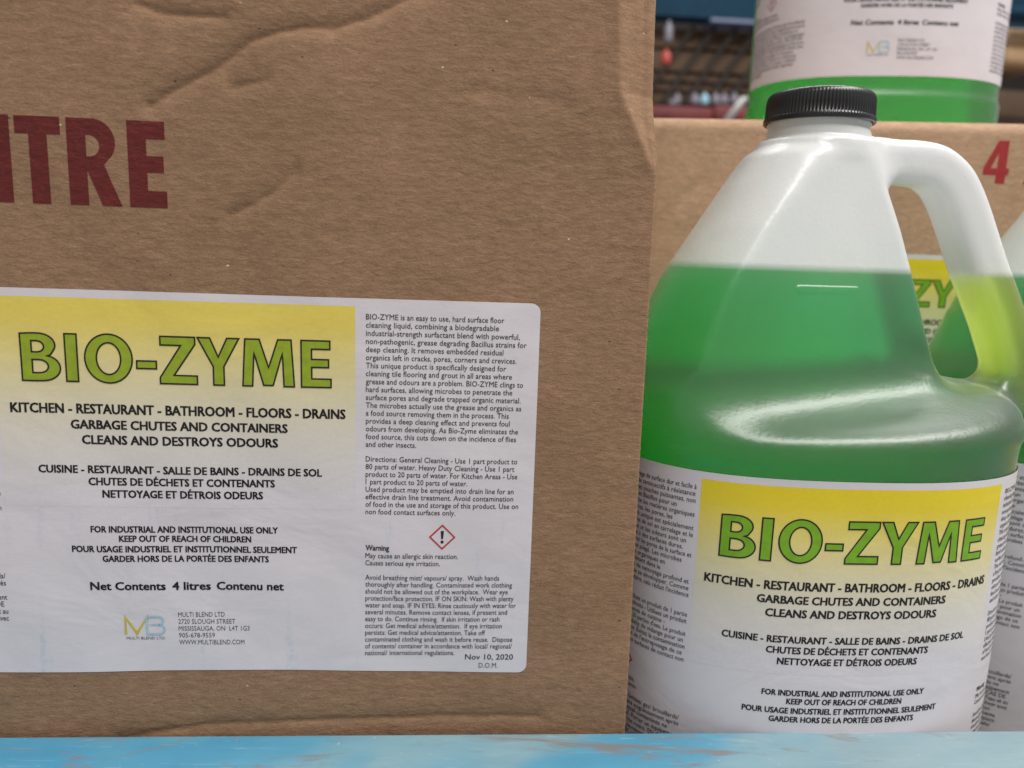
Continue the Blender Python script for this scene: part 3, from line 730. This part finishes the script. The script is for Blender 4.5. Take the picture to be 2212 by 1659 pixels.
def emboss(me, x0, x1, z0, r=1.5, h=0.75):
    # moulded fill mark: refine the wall there and push it out
    bm = bmesh.new(); bm.from_mesh(me); K = 1000
    def near(c, g): return x0 - g < c.x * K < x1 + g and abs(c.z * K - z0) < r + g and c.y < 0
    fs = [f for f in bm.faces if near(f.calc_center_median(), 2.5)]
    es = list({e for f in fs for e in f.edges})
    bmesh.ops.subdivide_edges(bm, edges=es, cuts=3, use_grid_fill=True)
    bm.normal_update()
    for v in bm.verts:
        if near(v.co, 1.0):
            x, z = v.co.x * K, v.co.z * K
            d = math.hypot(max(x0 - x, 0, x - x1), z - z0) / r
            if d < 1: v.co += v.normal * (h * (1 - d ** 3)) / K
    for f in bm.faces: f.smooth = True
    bm.to_mesh(me); bm.free()
def seam(i0, i1, side, w):
    # thin flash left along the mould's parting line
    P = np.array(HPATH); T = np.gradient(P, axis=0); T /= np.linalg.norm(T, axis=1, keepdims=True); Nn = np.stack([-T[:, 1], T[:, 0]], 1) * side
    V = []; F = []
    for n_, i in enumerate(range(i0, i1)):
        for rr_ in (7.7, 8.3 + w * (0.6 + 0.4 * math.sin(i * 2.3))):
            for yy in (-0.3, 0.3): V.append((P[i, 0] + Nn[i, 0] * rr_, yy, P[i, 1] + Nn[i, 1] * rr_))
    for n_ in range(i1 - i0 - 1):
        a_ = n_ * 4; b_ = a_ + 4
        F += [(a_, b_, b_ + 2, a_ + 2), (a_ + 1, a_ + 3, b_ + 3, b_ + 1), (a_ + 2, b_ + 2, b_ + 3, a_ + 3)]
    return V, F

jug, body = make_jug((135.5, 302, -247), math.radians(-0.4), 'green filled jug with black ribbed cap standing against the big carton')
emboss(body.data, -15, 9, 238.6)
for args in ((6, 13, 1, 0.7), (16, 27, 1, 0.6)):
    V, F = seam(*args); build('mould_seam', V, F, M['hdpe'], jug, True)
U, Vv, F = rounded_grid(-SMAX, LABEL_R if LABEL_R < SMAX else SMAX, -LABEL_H, 0, 2.5, 150, 40)
lab = build('label', on_jug(U, Vv, 0), F, M['jug_paper'], jug, True, label='white wraparound label with yellow panel, green title and small print')
PRINTS['title_fill'] = (strips(PRINTS['title_fill'][0]), 'green', 0.06)
U, Vv, F = rounded_grid(-PANEL, PANEL, -72, -2.6, 0.01, 80, 60)
prints = [build('yellow_panel', on_jug(U, Vv, 0.03), F, M['panel_jug'], lab, True)]
for nm, (pr, mt, lift) in PRINTS.items():
    V, F = lay(pr, on_jug, lift + 0.06); prints.append(build(nm.rstrip('_'), V, F, M[mt], lab))

def copy_jug(loc, rz, label, label_shift=0.0):
    t = jug.copy(); col.objects.link(t)
    t.location = Vector(loc) * 0.001 + Vector((0, 0, EYE / 1000)); t.rotation_euler = (0, 0, rz); t['label'] = label
    for ch in list(jug.children):
        c = ch.copy(); col.objects.link(c); c.parent = t
        if ch is lab: c.location.z += label_shift / 1000
        for g in list(ch.children):
            k = g.copy(); col.objects.link(k); k.parent = c
    return t
copy_jug((296, 342, -247), math.radians(0), 'green jug tucked behind the handle of the capped jug on the deck', -7)
copy_jug((268.5, 540, 77.8), math.radians(-9), 'green jug standing on top of the paler carton behind', -4)

# ------------------------------------------------------------------ rear carton
YB = 418.0; RTH = math.radians(-10)
rear = thing('cardboard_carton', (205, YB, -247), 'paler carton with a red figure 4 behind the jugs, a jug on top', 'carton', 'kraft cartons of jugs', RTH)
rx, ry, rz_ = 205.0, YB, -247.0
def loc_r(P): return np.asarray(P) - np.array([rx, ry, rz_])
def rear_y(x, z):
    x = np.asarray(x, float); z = np.asarray(z, float)
    y = YB + 0.6 * np.sin(x / 41 + 0.4) + 0.4 * np.sin(z / 37 + x / 29)
    y = y + seg_valley(x, z, [(94, 2), (110, 25), (130, 45)], 1.1, 5) + seg_valley(x, z, [(101, -40), (103, 66)], 0.9, 3)
    e = np.clip(z - 71.5, 0, None); return y + e * e / 12.0
def rear_hit(px, py):                   # photo pixel to (x, z) on the turned carton's face, carton coordinates
    n_ = np.array([-math.sin(RTH), math.cos(RTH), 0.0]); d = ray(px, py); o_ = np.array([rx, ry, 0.0]); p_ = d * ((o_ @ n_) / (d @ n_))
    return rx + (p_ - o_) @ np.array([math.cos(RTH), math.sin(RTH), 0.0]), p_[2]
ZL, ZR_, LT = rear_hit(1963, 645), rear_hit(2063, 645), rear_hit(1990, 550)
RK = (ZR_[0] - ZL[0]) / 25.3; RX0 = ZL[0] + 5.7 * RK
def on_rear(u, v, lift):
    x = np.asarray(u) * RK + RX0; z = np.asarray(v) * RK + LT[1]
    return np.stack([x, rear_y(x, z) - 0.2 - lift, z], 1)
xs = np.linspace(66, 352, 150); zz = np.concatenate([np.linspace(-247, 70, 150), 71.5 + 6 * np.sin(np.linspace(0.1, np.pi / 2, 10))])
G = np.array([[(x, float(rear_y(x, z)), z) for x in xs] for z in zz]); nr, nc = G.shape[:2]
F = [(j * nc + i, j * nc + i + 1, (j + 1) * nc + i + 1, (j + 1) * nc + i) for j in range(nr - 1) for i in range(nc - 1)]
build('front_panel', loc_r(G.reshape(-1, 3)), F, M['card_back'], rear, True)
def slab2(name, dims):
    Vb, Fb = box_vf(*dims); return build(name, loc_r(Vb), Fb, M['card_back'], rear)
slab2('top_flap', (66, 352, YB + 3.4, YB + 118, 74.0, 77.5)); slab2('top_flap', (66, 352, YB + 118.6, YB + 232, 74.0, 77.5))
slab2('side_panel', (66, 69.5, YB + 3.5, YB + 232, -247, 73.8)); slab2('side_panel', (348.5, 352, YB + 3.5, YB + 232, -247, 73.8))
slab2('back_panel', (69.6, 348.4, YB + 228, YB + 232, -247, 73.8)); slab2('bottom_flap', (69.6, 348.4, YB + 3.5, YB + 227.8, -247, -243.5))
U, Vv, F = rounded_grid(LABEL_L, LABEL_R, -LABEL_H, 0, 3.0, 90, 50)
st2 = build('sticker', loc_r(on_rear(U, Vv, 0)), F, M['jug_paper'], rear, True)
M['panel_rear'] = gradient_ink('rear_yellow_fade', 0.247 + (LT[1] - 2.5) / 1000, 0.247 + (LT[1] - 128) / 1000, WHITE)
U, Vv, F = rounded_grid(-PANEL, PANEL, -72, -2.6, 0.01, 60, 50)
build('yellow_panel', loc_r(on_rear(U, Vv, 0.05)), F, M['panel_rear'], st2, True)
for nm, (pr, mt, lift) in PRINTS.items():
    if nm in ('title_fill', 'title_outline', 'heading_text', 'usage_text'):
        V, F = lay(pr, on_rear, lift + 0.08); build(nm, loc_r(V), F, M[mt], st2)
def on_rear_board(x, z, lift):
    x = np.asarray(x, float); z = np.asarray(z, float); return np.stack([x, rear_y(x, z) - lift, z], 1)
a4 = rear_hit(2120, 396); b4 = rear_hit(2175, 304)
stencil([('4', a4[0]), ('X', a4[0] + 20.5)], b4[1] - a4[1], a4[1], on_rear_board, rear, M['red_bright'], loc_r)

# ------------------------------------------------------------------ warehouse beyond, far out of focus
def far_box(name, p0, p1, Y, depth, mat, label, cat, group=None, r=4):
    A = at(p0[0], p0[1], Y); B = at(p1[0], p1[1], Y)
    x0, x1 = sorted((A[0], B[0])); z0, z1 = sorted((A[2], B[2]))
    o = bevel_box(name, (x0, x1, Y, Y + depth, z0 + EYE, z1 + EYE), mat, None, r, 2, label=label, cat=cat, group=group)
    return o
YF = 2300.0
Z0 = at(1500, 58, YF)[2]
far = thing('far_rack', (at(1500, 58, YF)[0], YF, Z0), 'dark blue rack beam over brown timber boards in the blurred warehouse behind', 'rack')
bx = lambda a, b: ((a[0] - 1500) * YF / 1660, (b[0] - 1500) * YF / 1660)
def far_part(name, px0, px1, py0, py1, y0, y1, mat, shear=0.0):
    s = YF / 1640.0
    x0, x1 = (px0 - 1500) * s, (px1 - 1500) * s; z0, z1 = (58 - py1) * s, (58 - py0) * s
    V, F = box_vf(x0, x1, y0, y1, z0, z1); V = np.array(V)
    V[:, 0] += (V[:, 2] - z0) * shear
    return build(name, V, F, mat, far)
far_part('beam', 1150, 2700, -60, 52, -60, 0, M['dkblue'])
far_part('beam_lip', 1520, 1900, 52, 58, -62, 10, M['lip'])  # paler blue strip along the bottom of the beam
for i, (a, b) in enumerate(((60, 95), (97.5, 138), (141, 156), (160, 173), (177, 199))):
    far_part('board', 1150, 1760, a, b, 20 + 14 * i, 50 + 14 * i, M['wood'])
for i in range(7):
    far_part('brace', 1392 + i * 44, 1402 + i * 44, 60, 210, -20, -4, M['dkwood'], 0.66)
far_part('lower_board', 1150, 1760, 252, 330, -20, 60, M['wood'])
far_box('maroon_carton', (1405, 226), (1540, 262), YF - 60, 260, M['rcard'], 'dark red carton on the shelf below the timber boards', 'carton')
far_box('maroon_carton', (1545, 226), (1640, 262), YF - 60, 260, M['rcard'], 'dark red carton under the slanted grey bar on the blurred shelf', 'carton')
bar2 = far_box('steel_bar', (1565, 205), (1579, 262), YF - 140, 20, M['steel'], 'slanted grey steel bar in front of the dark red cartons', 'bar', r=3)
for v in bar2.data.vertices: v.co.x += (v.co.z - (at(1565, 262, YF - 140)[2] + EYE) / 1000) * 0.72

def lathe(name, prof, loc, mat, n=28, **kw):
    V = [(r * math.cos(2 * math.pi * i / n), r * math.sin(2 * math.pi * i / n), z) for r, z in prof for i in range(n)]
    F = [(j * n + i, j * n + (i + 1) % n, (j + 1) * n + (i + 1) % n, (j + 1) * n + i) for j in range(len(prof) - 1) for i in range(n)]
    o = build(name, V, F, mat, None, True, **kw); o.location = Vector(loc) * 0.001 + Vector((0, 0, EYE / 1000)); return o
def bottle(px, py0, py1, wpx, Y, mat, label, group=None):
    s = Y / 1640.0; h = (py1 - py0) * s; r = wpx * s / 2; base = at(px, py1, Y)
    lathe('bottle', [(0.01, 0), (r * .9, 0), (r, h * .06), (r, h * .62), (r * .8, h * .74), (r * .38, h * .84), (r * .38, h), (0.01, h)], base, mat, label=label, cat='bottle', group=group)
bottle(1443, 50, 90, 18, YF - 120, M['wpl'], 'tall white plastic bottle hanging by the dark blue beam')
bottle(1438, 110, 138, 20, YF - 120, M['rpl'], 'round orange red bottle beside the brown timber boards')
for i, (px, w) in enumerate(((1462, 15), (1452, 14), (1500, 20), (1521, 18), (1545, 20), (1563, 18), (1585, 20))):
    bottle(px, 203 if i != 1 else 216, 226, w, YF - 40 - 70 * (i == 1), M['wpl'] if i != 3 else M['sky'], {3: 'small pale blue tub among the grey tubs on the dark red cartons', 1: 'low grey tub set forward of the others on the dark red carton'}.get(i, 'small pale grey tub standing on the dark red cartons'), 'pale tubs on the red cartons')
# right-hand gap
far_box('rack_beam', (2183, 12), (2420, 44), 1900, 70, M['dkblue'], 'blue rack beam above the wrapped tan cartons', 'beam')
grp = 'tan cartons wrapped in film'
far_box('tan_carton', (2168, 96), (2290, 62), 1980, 200, M['tan'], 'upper tan carton of the wrapped stack, sagging on the one below', 'carton', grp, 18)
far_box('tan_carton', (2168, 137), (2290, 98), 1980, 200, M['tan'], 'lower tan carton of the wrapped stack, above the dark pallet', 'carton', grp, 18)
far_box('tan_sack', (2120, 60), (2198, 20), 2060, 160, M['tan'], 'slumped tan sack beside the blue rack beam', 'sack', None, 30)
far_box('dark_pallet', (2120, 250), (2290, 200), 2000, 200, M['wood'], 'dark timber pallet under the wrapped tan cartons', 'pallet', None, 5)
wv, wf = box_vf(-2500, 5200, 3600, 3640, -700, 2600)
build('dark_backdrop', wv, wf, M['wall'], None, kind='structure')  # added dark backdrop, keeps grey world light out of the gaps
